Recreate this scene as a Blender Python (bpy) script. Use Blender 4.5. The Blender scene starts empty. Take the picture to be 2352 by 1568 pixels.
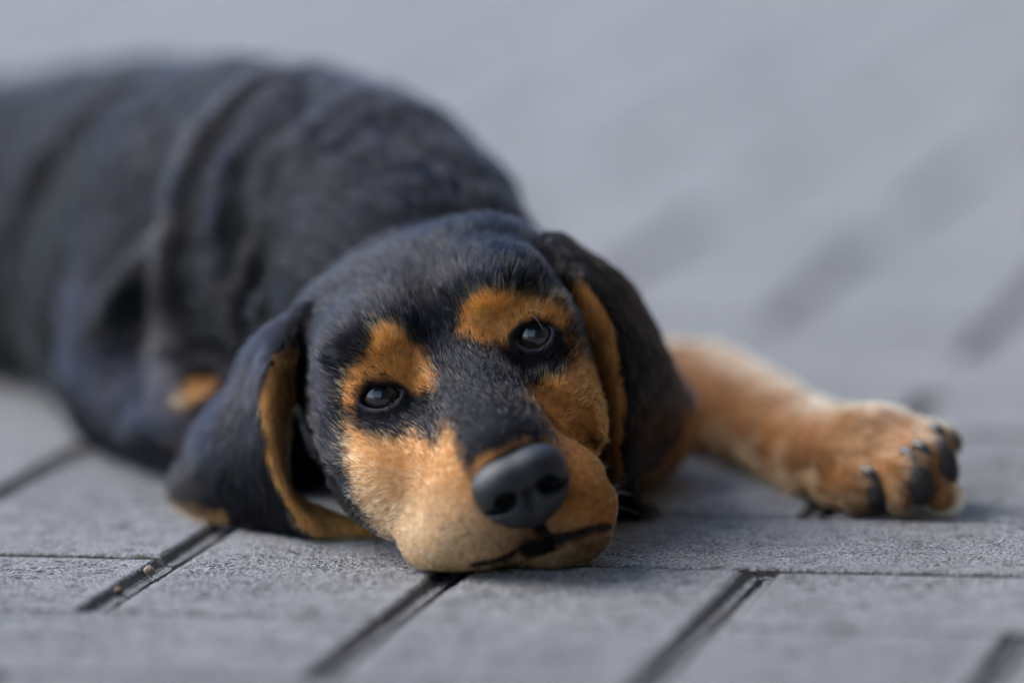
import bpy, math, random, os
import numpy as np
from mathutils import Vector, Matrix, kdtree

rng = np.random.default_rng(7)
random.seed(7)
sc = bpy.context.scene
PREVIEW = bool(os.environ.get('DOG_PREVIEW'))

# ------------------------------------------------------------------ camera
FPX = 13067.0                       # focal length measured in pixels of a 2352 px wide frame (200 mm lens)
PITCH = math.radians(7.78)
ROLL = math.radians(-1.0)
CAM = np.array([0.0, -1782.5, 314.3])          # millimetres
_r = np.array([1.0, 0, 0]); _u = np.array([0, math.sin(PITCH), math.cos(PITCH)])
VIEW = np.array([0, math.cos(PITCH), -math.sin(PITCH)])
CR = _r * math.cos(ROLL) + _u * math.sin(ROLL)
CU = -_r * math.sin(ROLL) + _u * math.cos(ROLL)

cam_d = bpy.data.cameras.new('camera')
cam = bpy.data.objects.new('camera', cam_d)
sc.collection.objects.link(cam)
cam.matrix_world = Matrix((
    (CR[0], CU[0], -VIEW[0], CAM[0] / 1000),
    (CR[1], CU[1], -VIEW[1], CAM[1] / 1000),
    (CR[2], CU[2], -VIEW[2], CAM[2] / 1000), (0, 0, 0, 1)))
cam_d.sensor_width = 36.0
cam_d.lens = FPX / 2352 * 36
cam_d.clip_start = 0.05
cam_d.clip_end = 1000
cam_d.dof.use_dof = True
cam_d.dof.focus_distance = 1.812
cam_d.dof.aperture_fstop = 2.9
cam_d.dof.aperture_blades = 0
sc.camera = cam

# ------------------------------------------------------------------ light
SUN_EL, SUN_AZ = math.radians(46), math.radians(-74)      # from behind the dog, to the left
world = bpy.data.worlds.new('World'); sc.world = world
world.use_nodes = True
wn = world.node_tree.nodes; wl = world.node_tree.links
for n in list(wn): wn.remove(n)
out = wn.new('ShaderNodeOutputWorld'); bg = wn.new('ShaderNodeBackground')
sky = wn.new('ShaderNodeTexSky'); sky.sky_type = 'NISHITA'; sky.sun_disc = False
sky.sun_elevation = SUN_EL; sky.sun_rotation = SUN_AZ
sky.air_density = 1.0; sky.dust_density = 1.0; sky.ozone_density = 1.0
bg.inputs['Strength'].default_value = 0.15
wl.new(sky.outputs[0], bg.inputs[0]); wl.new(bg.outputs[0], out.inputs[0])
sun_d = bpy.data.lights.new('sun', 'SUN'); sun_d.energy = 1.25; sun_d.angle = math.radians(50)
sun_d.color = (1.0, 0.98, 0.96)
sun = bpy.data.objects.new('sun', sun_d); sc.collection.objects.link(sun)
sd = Vector((math.sin(SUN_AZ) * math.cos(SUN_EL), math.cos(SUN_AZ) * math.cos(SUN_EL), math.sin(SUN_EL)))
sun.rotation_euler = sd.to_track_quat('Z', 'Y').to_euler()
sun.location = sd * 5
sc.view_settings.view_transform = 'Standard'; sc.view_settings.look = 'None'
sc.view_settings.exposure = 1.32; sc.view_settings.gamma = 1.0
sc.view_settings.use_curve_mapping = False
sc.render.engine = 'CYCLES'
sc.cycles.use_denoising = True
sc.cycles.filter_width = 1.0
sc.cycles.max_bounces = 8
sc.cycles.transparent_max_bounces = 8
sc.cycles_curves.shape = 'RIBBONS'

# ------------------------------------------------------------------ helpers
def P(px, py, Y):
    """point on the camera ray of photograph position (px, py) at world depth Y, in mm"""
    d = VIEW * FPX + CR * (px - 1176) + CU * (784 - py)
    t = (Y - CAM[1]) / d[1]
    return CAM + d * t

def G(px, py, z=0.0):
    d = VIEW * FPX + CR * (px - 1176) + CU * (784 - py)
    return CAM + d * ((z - CAM[2]) / d[2])

def proj(p):
    q = np.asarray(p) - CAM
    z = q @ VIEW
    return np.stack([1176 + FPX * (q @ CR) / z, 784 - FPX * (q @ CU) / z], -1)

def nrm(v): v = np.asarray(v, float); return v / np.linalg.norm(v)

def smooth01(x): x = np.clip(x, 0, 1); return x * x * (3 - 2 * x)

def tag(o, label=None, cat=None, group=None, kind=None):
    if label: o['label'] = label
    if cat: o['category'] = cat
    if group: o['group'] = group
    if kind: o['kind'] = kind
    return o

def mesh_obj(name, V, F, mat, parent=None, smooth=True, scale=0.001):
    me = bpy.data.meshes.new(name)
    V = np.asarray(V, np.float32) * scale
    if isinstance(F, np.ndarray):
        n = F.shape[1]
        me.vertices.add(len(V)); me.vertices.foreach_set('co', V.ravel())
        me.loops.add(F.size); me.loops.foreach_set('vertex_index', F.astype(np.int32).ravel())
        me.polygons.add(len(F))
        me.polygons.foreach_set('loop_start', np.arange(0, F.size, n, dtype=np.int32))
        me.update(calc_edges=True); me.validate()
    else:
        me.from_pydata(V.tolist(), [], F); me.update()
    me.polygons.foreach_set('use_smooth', np.full(len(me.polygons), smooth))
    o = bpy.data.objects.new(name, me); sc.collection.objects.link(o)
    if mat: me.materials.append(mat)
    if parent: o.parent = parent
    return o

def add_color(me, name, col):
    a = me.attributes.new(name, 'FLOAT_COLOR', 'POINT')
    c = np.ones((len(me.vertices), 4), np.float32); c[:, :3] = col
    a.data.foreach_set('color', c.ravel())

# cheap value noise in 3-D (for groom and colour variation), p in mm
_perm = rng.random((32, 32, 32)).astype(np.float32)
def vnoise(p, scale):
    q = np.asarray(p) / scale
    i = np.floor(q).astype(int); f = q - i; f = f * f * (3 - 2 * f)
    r = 0
    for a in (0, 1):
        for b in (0, 1):
            for c in (0, 1):
                w = (f[..., 0] if a else 1 - f[..., 0]) * (f[..., 1] if b else 1 - f[..., 1]) * (f[..., 2] if c else 1 - f[..., 2])
                r = r + w * _perm[(i[..., 0] + a) % 32, (i[..., 1] + b) % 32, (i[..., 2] + c) % 32]
    return r * 2 - 1

# ------------------------------------------------------------------ materials
def new_mat(name):
    m = bpy.data.materials.new(name); m.use_nodes = True
    return m, m.node_tree.nodes, m.node_tree.links, m.node_tree.nodes['Principled BSDF']

def ramp(n, stops):
    r = n.new('ShaderNodeValToRGB')
    els = r.color_ramp.elements
    while len(els) < len(stops): els.new(0.5)
    for e, (p, c) in zip(els, stops): e.position = p; e.color = (c[0], c[1], c[2], 1)
    return r

def mat_concrete():
    m, n, l, b = new_mat('concrete')
    tc = n.new('ShaderNodeTexCoord')
    big = n.new('ShaderNodeTexNoise'); big.inputs['Scale'].default_value = 9; big.inputs['Detail'].default_value = 5
    fine = n.new('ShaderNodeTexNoise'); fine.inputs['Scale'].default_value = 900; fine.inputs['Detail'].default_value = 4; fine.inputs['Roughness'].default_value = .7
    mid = n.new('ShaderNodeTexNoise'); mid.inputs['Scale'].default_value = 120; mid.inputs['Detail'].default_value = 6
    vor = n.new('ShaderNodeTexVoronoi'); vor.inputs['Scale'].default_value = 260
    for t in (big, fine, mid, vor): l.new(tc.outputs['Object'], t.inputs['Vector'])
    r1 = ramp(n, [(0.3, (.375, .370, .370)), (0.7, (.48, .468, .462))]); l.new(big.outputs[0], r1.inputs[0])
    r2 = ramp(n, [(0.36, (.22, .21, .20)), (0.5, (1, 1, 1)), (0.68, (1.6, 1.6, 1.6))]); l.new(fine.outputs[0], r2.inputs[0])
    r3 = ramp(n, [(0.30, (.62, .60, .56)), (0.48, (1, 1, 1)), (0.75, (1.12, 1.12, 1.13))]); l.new(mid.outputs[0], r3.inputs[0])
    m1 = n.new('ShaderNodeMixRGB'); m1.blend_type = 'MULTIPLY'; m1.inputs[0].default_value = 1
    m2 = n.new('ShaderNodeMixRGB'); m2.blend_type = 'MULTIPLY'; m2.inputs[0].default_value = 1
    l.new(r1.outputs[0], m1.inputs[1]); l.new(r2.outputs[0], m1.inputs[2])
    l.new(m1.outputs[0], m2.inputs[1]); l.new(r3.outputs[0], m2.inputs[2])
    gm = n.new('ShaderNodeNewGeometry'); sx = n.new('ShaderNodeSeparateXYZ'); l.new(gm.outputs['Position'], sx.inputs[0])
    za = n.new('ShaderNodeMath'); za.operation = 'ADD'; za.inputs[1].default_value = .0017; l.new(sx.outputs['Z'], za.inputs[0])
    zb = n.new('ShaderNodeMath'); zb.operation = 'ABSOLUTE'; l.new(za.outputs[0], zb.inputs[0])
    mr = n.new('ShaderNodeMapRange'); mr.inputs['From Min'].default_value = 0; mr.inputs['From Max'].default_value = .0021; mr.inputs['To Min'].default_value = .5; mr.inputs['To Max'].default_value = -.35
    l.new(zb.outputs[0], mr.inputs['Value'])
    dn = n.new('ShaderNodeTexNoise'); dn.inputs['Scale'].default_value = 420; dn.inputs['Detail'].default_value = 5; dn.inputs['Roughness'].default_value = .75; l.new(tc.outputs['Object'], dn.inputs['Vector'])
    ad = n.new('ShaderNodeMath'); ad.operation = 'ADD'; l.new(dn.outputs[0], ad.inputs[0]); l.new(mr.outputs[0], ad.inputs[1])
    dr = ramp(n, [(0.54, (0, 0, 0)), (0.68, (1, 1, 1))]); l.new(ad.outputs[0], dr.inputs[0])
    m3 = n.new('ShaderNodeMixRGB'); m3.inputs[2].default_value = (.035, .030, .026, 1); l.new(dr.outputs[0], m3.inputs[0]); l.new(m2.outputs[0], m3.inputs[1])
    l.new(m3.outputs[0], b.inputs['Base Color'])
    b.inputs['Roughness'].default_value = 0.72
    add = n.new('ShaderNodeMath'); add.operation = 'ADD'
    mu = n.new('ShaderNodeMath'); mu.operation = 'MULTIPLY'; mu.inputs[1].default_value = 0.8
    l.new(mid.outputs[0], mu.inputs[0]); l.new(mu.outputs[0], add.inputs[0]); l.new(fine.outputs[0], add.inputs[1])
    bp = n.new('ShaderNodeBump'); bp.inputs['Strength'].default_value = 1.0; bp.inputs['Distance'].default_value = 0.003
    l.new(add.outputs[0], bp.inputs['Height']); l.new(bp.outputs[0], b.inputs['Normal'])
    return m

def mat_sand():
    m, n, l, b = new_mat('joint_sand')
    t = n.new('ShaderNodeTexNoise'); t.inputs['Scale'].default_value = 400; t.inputs['Detail'].default_value = 5
    tc = n.new('ShaderNodeTexCoord'); l.new(tc.outputs['Object'], t.inputs['Vector'])
    r = ramp(n, [(0.3, (.018, .014, .011)), (0.7, (.07, .052, .038))]); l.new(t.outputs[0], r.inputs[0])
    l.new(r.outputs[0], b.inputs['Base Color']); b.inputs['Roughness'].default_value = .95
    bp = n.new('ShaderNodeBump'); bp.inputs['Distance'].default_value = 0.003
    l.new(t.outputs[0], bp.inputs['Height']); l.new(bp.outputs[0], b.inputs['Normal'])
    return m

def mat_skin():
    m, n, l, b = new_mat('coat_skin')
    a = n.new('ShaderNodeAttribute'); a.attribute_name = 'coat'
    t = n.new('ShaderNodeTexNoise'); t.inputs['Scale'].default_value = 500
    tc = n.new('ShaderNodeTexCoord'); l.new(tc.outputs['Object'], t.inputs['Vector'])
    r = ramp(n, [(0.3, (.6, .6, .6)), (0.7, (1, 1, 1))]); l.new(t.outputs[0], r.inputs[0])
    mx = n.new('ShaderNodeMixRGB'); mx.blend_type = 'MULTIPLY'; mx.inputs[0].default_value = 1
    l.new(a.outputs['Color'], mx.inputs[1]); l.new(r.outputs[0], mx.inputs[2]); l.new(mx.outputs[0], b.inputs['Base Color'])
    b.inputs['Roughness'].default_value = .75
    b.inputs['Specular IOR Level'].default_value = .12
    return m

def mat_hair():
    m = bpy.data.materials.new('fur'); m.use_nodes = True
    n = m.node_tree.nodes; l = m.node_tree.links
    for x in list(n): n.remove(x)
    o = n.new('ShaderNodeOutputMaterial')
    a = n.new('ShaderNodeAttribute'); a.attribute_name = 'hair_col'
    h = n.new('ShaderNodeBsdfHairPrincipled'); h.model = 'CHIANG'; h.parametrization = 'COLOR'
    h.inputs['Roughness'].default_value = .13; h.inputs['Radial Roughness'].default_value = .3
    h.inputs['Coat'].default_value = 0.0; h.inputs['IOR'].default_value = 1.31
    l.new(a.outputs['Color'], h.inputs['Color']); l.new(h.outputs[0], o.inputs[0])
    return m

def mat_plain(name, col, rough, bump=0, bscale=300, coat=0, spec=.5):
    m, n, l, b = new_mat(name)
    t = n.new('ShaderNodeTexNoise'); t.inputs['Scale'].default_value = bscale; t.inputs['Detail'].default_value = 3
    tc = n.new('ShaderNodeTexCoord'); l.new(tc.outputs['Object'], t.inputs['Vector'])
    r = ramp(n, [(0.3, [c * .7 for c in col]), (0.7, [c * 1.2 for c in col])]); l.new(t.outputs[0], r.inputs[0])
    l.new(r.outputs[0], b.inputs['Base Color'])
    b.inputs['Roughness'].default_value = rough; b.inputs['Coat Weight'].default_value = coat
    b.inputs['Specular IOR Level'].default_value = spec
    if bump:
        bp = n.new('ShaderNodeBump'); bp.inputs['Strength'].default_value = 1; bp.inputs['Distance'].default_value = bump
        l.new(t.outputs[0], bp.inputs['Height']); l.new(bp.outputs[0], b.inputs['Normal'])
    return m

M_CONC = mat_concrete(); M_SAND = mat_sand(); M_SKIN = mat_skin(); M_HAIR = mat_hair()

# ------------------------------------------------------------------ ground
ga = math.radians(-12.5)
GA = np.array([math.cos(ga), math.sin(ga)]); GB = np.array([-math.sin(ga), math.cos(ga)])
GO = np.array([-130.0, -73.0]); CELL = 95.4

def build_pavement():
    V, F = [], []
    HALF, CH, DROP, DEEP = 1.2, 5.6, 3.4, -14.0
    def brick(x0, y0, x1, y1, near, w):
        # outline rings in lattice mm
        step = 3.0 if near else (7.0 if w[1] < 1500 and abs(w[0]) < 900 else 60)
        dz = random.uniform(-.5, .5); tx = random.uniform(-.003, .003); ty = random.uniform(-.003, .003)
        cx, cy = (x0 + x1) / 2, (y0 + y1) / 2
        def ring(ins, z, jit):
            pts = []
            iy = {HALF: .8, HALF + 2.0: 1.2, HALF + CH: 3.6, HALF + CH + 1.5: 4.4}[ins]
            X0, Y0, X1, Y1 = x0 + ins, y0 + iy, x1 - ins, y1 - iy
            nx = max(1, int((x1 - x0) / step)); ny = max(1, int((y1 - y0) / step))
            for k in range(nx): pts.append((X0 + (X1 - X0) * k / nx, Y0))
            for k in range(ny): pts.append((X1, Y0 + (Y1 - Y0) * k / ny))
            for k in range(nx): pts.append((X1 - (X1 - X0) * k / nx, Y1))
            for k in range(ny): pts.append((X0, Y1 - (Y1 - Y0) * k / ny))
            o = []
            for (a, b) in pts:
                if near: a += random.gauss(0, jit); b += random.gauss(0, jit)
                ez = min(abs(b - Y0), abs(b - Y1)); wy = math.exp(-(ez / 5.0) ** 2)
                z_ = z if z < -10 else z * (1 - wy) + wy * z * .9
                zz = z_ + dz + (a - cx) * tx + (b - cy) * ty + (random.gauss(0, jit * .5) if near else 0)
                w = GO + GA * a + GB * b
                o.append((w[0], w[1], zz))
            return o
        rings = [ring(HALF, DEEP, .15), ring(HALF, -DROP, .22), ring(HALF + 2.0, -DROP + .35, .15), ring(HALF + CH, 0, .16), ring(HALF + CH + 1.5, .12, 0.0)]
        n = len(rings[0]); base = len(V)
        for r in rings: V.extend(r)
        for k in range(len(rings) - 1):
            for i in range(n):
                j = (i + 1) % n
                F.append((base + k * n + i, base + k * n + j, base + (k + 1) * n + j, base + (k + 1) * n + i))
        if near and abs(w[0]) < 290 and -260 < w[1] < 190:
            X0, Y0, X1, Y1 = x0 + HALF + CH + 1.5, y0 + 4.4, x1 - HALF - CH - 1.5, y1 - 4.4
            gx = np.linspace(X0, X1, int((X1 - X0) / 1.1)); gy = np.linspace(Y0, Y1, int((Y1 - Y0) / 1.1))
            A, Bq = np.meshgrid(gx, gy, indexing='ij')
            q = np.stack([A, Bq, np.zeros_like(A)], -1)
            hgt = .30 * rng.normal(0, 1, A.shape) * (vnoise(q, 14) * .35 + .5) + .28 * vnoise(q + 77, 3.3) - 1.1 * np.clip(vnoise(q + 31, 4.5) - .45, 0, 1) + .25 * vnoise(q, 30)
            ed = np.minimum(np.minimum(A - X0, X1 - A), np.minimum(Bq - Y0, Y1 - Bq)); k_ = np.clip(ed / 3, 0, 1)
            Z = .12 + hgt * k_ + dz + (A - cx) * tx + (Bq - cy) * ty
            W = GO[None, None] + GA * A[..., None] + GB * Bq[..., None]
            b0 = len(V); V.extend(np.concatenate([W, Z[..., None]], -1).reshape(-1, 3).tolist())
            ny_ = len(gy)
            I = (np.arange(len(gx) - 1)[:, None] * ny_ + np.arange(ny_ - 1)[None]).ravel() + b0
            F.extend(np.stack([I, I + ny_, I + ny_ + 1, I + 1], 1).tolist())
        else:
            F.append(tuple(base + (len(rings) - 1) * n + i for i in range(n)))
    for i in range(-34, 36):
        for j in range(-20, 90):
            k = (i + j + 2) % 4
            if k not in (0, 2): continue
            x0, y0 = i * CELL, j * CELL
            x1, y1 = (x0 + 2 * CELL, y0 + CELL) if k == 0 else (x0 + CELL, y0 + 2 * CELL)
            w = GO + GA * (x0 + CELL) + GB * (y0 + CELL)
            near = abs(w[0]) < 330 and -330 < w[1] < 330
            brick(x0, y0, x1, y1, near, w)
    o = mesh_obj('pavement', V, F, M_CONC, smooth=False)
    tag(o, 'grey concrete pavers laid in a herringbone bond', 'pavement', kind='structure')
    s = 150000.0
    g = mesh_obj('ground', [(-s, -s, -8.5), (s, -s, -8.5), (s, s, -8.5), (-s, s, -8.5)], [(0, 1, 2, 3)], M_SAND, smooth=False)
    tag(g, 'dark sandy soil in the joints under the pavers', 'ground', kind='structure')
build_pavement()

# ------------------------------------------------------------------ unseen shelter added round the camera, darkening eye reflections and the right side
def boxes(name, bs, mat, parent=None):
    V, F = [], []
    for (x0, x1, y0, y1, z0, z1) in bs:
        b = len(V)
        V += [(x, y, z) for x in (x0, x1) for y in (y0, y1) for z in (z0, z1)]
        F += [tuple(b + i for i in f) for f in ((0, 1, 3, 2), (4, 6, 7, 5), (0, 4, 5, 1), (2, 3, 7, 6), (0, 2, 6, 4), (1, 5, 7, 3))]
    return mesh_obj(name, V, F, mat, parent, smooth=False, scale=1)
M_WOOD = mat_plain('stained_wood', (.055, .04, .03), .6, .002, 30)
M_PLAS = mat_plain('render_coat', (.13, .12, .11), .9, .002, 60)
cp = bpy.data.objects.new('added_carport', None); sc.collection.objects.link(cp); cp.location = (0, -2.0, 0)
tag(cp, 'unseen wooden shelter added to block light, flat roof and open back wall', 'added_carport')
inv = Matrix.Translation((0, 2.0, 0))
def cpart(name, bs, mat):
    o = boxes(name, bs, mat, cp); o.matrix_parent_inverse = inv; return o
cpart('roof', [(-2.2, 1.147, -4.2, -.55, 2.45, 2.6)] + [(-2.1 + .68 * i, -2.0 + .68 * i, -4.1, -.65, 2.3, 2.446) for i in range(5)], M_WOOD)
for x in (-2.1,): cpart('post', [(x, x + .12, -.8, -.68, 0, 2.297)], M_WOOD)
cpart('wall', [(-2.2, -2.0, -4.15, -4.0, 0, 2.297), (-1.0, -.9, -4.15, -4.0, 0, 2.297), (-.1, 1.147, -4.15, -4.0, 0, 2.297),
               (-2.0, -1.0, -4.15, -4.0, 0, .5), (-.9, -.1, -4.15, -4.0, 0, .5)], M_PLAS)
cpart('shade_wall', [(1.15, 1.3, -3.99, 8.5, 0, 3.2)], M_PLAS)  # unseen wall added to keep light off the right side

# ------------------------------------------------------------------ signed distance grid of the dog
def axis(stops):
    """piecewise spacing: [(start, end, step), ...]"""
    r = []
    for a, b, s in stops: r += list(np.arange(a, b - 1e-6, s))
    r.append(stops[-1][1]); return np.array(r)
if PREVIEW and os.environ['DOG_PREVIEW'] == '2': fs = 2.0
else: fs = 1.0
GX = axis([(-560, -330, 7), (-330, -115, 4), (-115, 62, fs), (62, 160, 1.5 * max(1, fs / 1.5))])
GY = axis([(-62, 90, fs), (90, 150, 1.5), (150, 330, 3), (330, 960, 6)])
GZ = axis([(-3, 108, fs), (108, 165, 2.5)])
D = np.full((len(GX), len(GY), len(GZ)), 60.0, np.float32)
LAB = np.zeros(D.shape, np.uint8)

def box(lo, hi):
    s = []
    for g, a, b in zip((GX, GY, GZ), lo, hi):
        i0, i1 = np.searchsorted(g, a), np.searchsorted(g, b); s.append(slice(max(0, i0 - 1), min(len(g), i1 + 1)))
    return tuple(s)
def coords(s):
    return GX[s[0]][:, None, None], GY[s[1]][None, :, None], GZ[s[2]][None, None, :]
def combine(s, d, k, lab, op='add'):
    A = D[s]; d = d.astype(np.float32)
    if op == 'add':
        if lab: L = LAB[s]; L[d < A] = lab
        h = np.clip(k - np.abs(A - d), 0, None) / k
        A[...] = np.minimum(A, d) - h * h * k * .25
    else:
        d = -d
        h = np.clip(k - np.abs(A - d), 0, None) / k
        A[...] = np.maximum(A, d) + h * h * k * .25
def ell(c, r, fr=None, k=8, lab=1, op='add'):
    c = np.asarray(c, float); r = np.asarray(r, float)
    fr = np.eye(3) if fr is None else fr
    ext = np.sqrt(((fr * r[:, None]) ** 2).sum(0)) + k + 4
    s = box(c - ext, c + ext); X, Y, Z = coords(s); X, Y, Z = X - c[0], Y - c[1], Z - c[2]
    q = [X * fr[i][0] + Y * fr[i][1] + Z * fr[i][2] for i in range(3)]
    k0 = np.sqrt(sum((q[i] / r[i]) ** 2 for i in range(3))); k1 = np.sqrt(sum((q[i] / r[i] ** 2) ** 2 for i in range(3)))
    combine(s, k0 * (k0 - 1) / np.maximum(k1, 1e-6), k, lab, op)
def cap(a, b, ra, rb, k=8, lab=1, op='add', squash=None):
    a = np.asarray(a, float); b = np.asarray(b, float); m = max(ra, rb) + k + 4
    s = box(np.minimum(a, b) - m, np.maximum(a, b) + m); X, Y, Z = coords(s)
    d = b - a; L2 = d @ d
    t = np.clip(((X - a[0]) * d[0] + (Y - a[1]) * d[1] + (Z - a[2]) * d[2]) / L2, 0, 1)
    dist = np.sqrt((X - a[0] - d[0] * t) ** 2 + (Y - a[1] - d[1] * t) ** 2 + (Z - a[2] - d[2] * t) ** 2) - (ra + (rb - ra) * t)
    combine(s, dist, k, lab, op)
def chain(pts, rs, k=8, lab=1, op='add'):
    for i in range(len(pts) - 1): cap(pts[i], pts[i + 1], rs[i], rs[i + 1], k, lab, op)
def catmull(P_, t):
    """P_ (n, ...) control, t array in 0..n-1"""
    n = len(P_); i = np.clip(np.floor(t).astype(int), 0, n - 2); f = (t - i)
    g = lambda j: P_[np.clip(j, 0, n - 1)]
    p0, p1, p2, p3 = g(i - 1), g(i), g(i + 1), g(i + 2)
    # mirrored ends
    p0 = np.where((i == 0).reshape((-1,) + (1,) * (P_.ndim - 1)), 2 * p1 - p2, p0)
    p3 = np.where((i == n - 2).reshape((-1,) + (1,) * (P_.ndim - 1)), 2 * p2 - p1, p3)
    f = f.reshape((-1,) + (1,) * (P_.ndim - 1))
    return .5 * (2 * p1 + (p2 - p0) * f + (2 * p0 - 5 * p1 + 4 * p2 - p3) * f ** 2 + (3 * p1 - p0 - 3 * p2 + p3) * f ** 3)
def smoothchain(pts, rs, k=8, lab=1, op='add', n=5):
    A = np.array([list(p) + [r] for p, r in zip(pts, rs)]); t = np.linspace(0, len(pts) - 1, (len(pts) - 1) * n + 1)
    B = catmull(A, t); chain(B[:, :3], B[:, 3], k, lab, op)
SHEET = {}
def sheet(rows, thick, k, lab_fn, du=1.3):
    """a flap of skin through a grid of control points, splatted as overlapping balls"""
    C = np.array([[P(*c) for c in r] for r in rows])           # rows x cols x 3
    nr, nc = C.shape[:2]
    tr = np.linspace(0, nr - 1, int(190 / du)); A = catmull(C, tr)
    A = np.swapaxes(A, 0, 1); tc = np.linspace(0, nc - 1, int(120 / du)); A = catmull(A, tc)   # tc x tr x 3
    S = A.reshape(-1, 3); tcs = np.repeat(tc, len(tr)); trs = np.tile(tr, len(tc))
    lo, hi = S.min(0) - 12, S.max(0) + 12
    s = box(lo, hi); sh = D[s].shape
    dd = np.full(sh, 30.0, np.float32); ll = np.zeros(sh, np.uint8)
    gx, gy, gz = GX[s[0]], GY[s[1]], GZ[s[2]]
    w = thick + k + 2
    for p, a, b in zip(S, tcs, trs):
        i0, i1 = np.searchsorted(gx, (p[0] - w, p[0] + w)); j0, j1 = np.searchsorted(gy, (p[1] - w, p[1] + w)); k0, k1 = np.searchsorted(gz, (p[2] - w, p[2] + w))
        blk = dd[i0:i1, j0:j1, k0:k1]
        if blk.size == 0: continue
        th = thick
        e = np.sqrt((gx[i0:i1, None, None] - p[0]) ** 2 + (gy[None, j0:j1, None] - p[1]) ** 2 + (gz[None, None, k0:k1] - p[2]) ** 2) - th
        m = e < blk; blk[m] = e[m]; ll[i0:i1, j0:j1, k0:k1][m] = lab_fn(a, b)
    A_ = D[s]; m = dd < A_; L = LAB[s]; L[m] = ll[m]
    h = np.clip(k - np.abs(A_ - dd), 0, None) / k
    A_[...] = np.minimum(A_, dd) - h * h * k * .25

def sample(p):
    p = np.atleast_2d(p); idx = []; fr = []
    for g, v in zip((GX, GY, GZ), p.T):
        i = np.clip(np.searchsorted(g, v) - 1, 0, len(g) - 2); idx.append(i); fr.append(np.clip((v - g[i]) / (g[i + 1] - g[i]), 0, 1))
    r = 0
    for a in (0, 1):
        for b in (0, 1):
            for c in (0, 1):
                w = (fr[0] if a else 1 - fr[0]) * (fr[1] if b else 1 - fr[1]) * (fr[2] if c else 1 - fr[2])
                r = r + w * D[idx[0] + a, idx[1] + b, idx[2] + c]
    return r
def surf(px, py, Y0=-75, Y1=600):
    """first point of the dog's surface seen at photo position (px, py)"""
    Ys = np.arange(Y0, Y1, 1.0); pts = np.array([P(px, py, y) for y in Ys]); d = sample(pts)
    k = np.argmax(d < 0)
    if d[k] >= 0: k = int(np.argmin(d))
    return pts[k]
def grad(p, e=1.5):
    p = np.atleast_2d(p); g = np.stack([sample(p + np.eye(3)[i] * e) - sample(p - np.eye(3)[i] * e) for i in range(3)], -1)
    return g / np.maximum(np.linalg.norm(g, axis=1, keepdims=True), 1e-6)

# head frame: S to picture right, FW out of the face, UP crown
rr = math.radians(21.8); th = math.radians(17)
S_i = CR * math.cos(rr) + CU * math.sin(rr); U_i = -CR * math.sin(rr) + CU * math.cos(rr)
FW = nrm(-VIEW * math.cos(th) - U_i * math.sin(th) + S_i * .077)
SD = nrm(S_i - FW * (S_i @ FW)); UP = np.cross(SD, -FW); UP = nrm(UP)
if UP @ U_i < 0: UP = -UP
HF = np.array([SD, FW, UP])
EYE0 = P(1048, 841, 25)
def H(s, f, u): return EYE0 + SD * s + FW * f + UP * u
def rotf(fr, ax, deg):
    return np.array([Matrix.Rotation(math.radians(deg), 3, Vector(ax)) @ Vector(v) for v in fr])

# ---- body (far, soft) ----
B = 4
smoothchain([P(985, 800, 112), P(905, 680, 168), P(735, 590, 245), P(420, 560, 380), P(80, 560, 500), P(-250, 590, 620)],
            [36, 43, 58, 63, 60, 56], k=22, lab=B)
ell(P(560, 640, 300), (62, 70, 66), None, 25, B)
ell(P(350, 730, 330), (45, 60, 50), None, 25, B)
# breast and throat under the head
smoothchain([P(1120, 940, 70), P(1090, 900, 130), P(1020, 830, 200)], [28, 32, 34], k=15, lab=B)
ell(P(1330, 960, 150), (40, 50, 30), None, 15, B)
# hindquarters, outside the left edge of the photograph
smoothchain([(-262, 640, 58), (-330, 730, 56), (-385, 800, 50)], [56, 55, 42], k=20, lab=B)
ell((-330, 690, 46), (52, 62, 46), None, 18, B)
smoothchain([(-345, 650, 34), (-420, 640, 24), (-440, 700, 16), (-400, 600, 12), (-375, 545, 11)], [34, 22, 14, 12, 13], k=12, lab=B)
smoothchain([(-395, 830, 46), (-440, 880, 26), (-480, 915, 10), (-520, 920, 7)], [17, 11, 8, 4], k=12, lab=B)
# folded near foreleg: upper arm down to the elbow, forearm forward under the ear
smoothchain([P(470, 560, 262), P(380, 720, 255), P(318, 870, 245)], [30, 33, 25], k=9, lab=6)
smoothchain([P(318, 880, 243), P(420, 950, 190), P(560, 1010, 140)], [24, 18, 15], k=9, lab=6)
# far foreleg stretched out to the right
L5 = 5
smoothchain([P(1430, 940, 235), P(1610, 918, 232), P(1740, 965, 190), P(1870, 1040, 140), P(1950, 1065, 112)], [20, 16, 14.5, 14, 14.8], k=9, lab=L5)
ell(P(1640, 865, 232), (9, 8, 7), None, 8, L5)
# ridges of loose skin
RIDGES = []
def ridge(pts, r, sink, k=10, lab=B):
    q = [surf(x, y, 60) for x, y in pts]; q = [p - grad(p)[0] * sink for p in q]; RIDGES.append(catmull(np.array(q), np.linspace(0, len(q) - 1, 40)))
    tt = np.linspace(0, np.pi, len(q)); smoothchain(q, list(r * (.45 + .55 * np.sin(tt))), k, lab)
ridge([(640, 170), (540, 240), (455, 350), (410, 480), (395, 600), (385, 720), (400, 820), (440, 880)], 3.6, 2.6, 9)
ridge([(350, 180), (200, 270), (90, 400), (35, 540), (30, 680)], 4, 2.4, 12)
ridge([(400, 520), (300, 640), (240, 730)], 4, 2.4, 9)
ridge([(560, 330), (520, 470), (560, 640), (600, 700)], 4, 2.6, 9)
for (x, y, r) in [(510, 560, 9), (560, 620, 8), (560, 700, 8)]:
    p = surf(x, y, 60); ell(p + grad(p)[0] * 1.0, (r, r, r * 1.6), None, 8, 0, 'sub')

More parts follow.
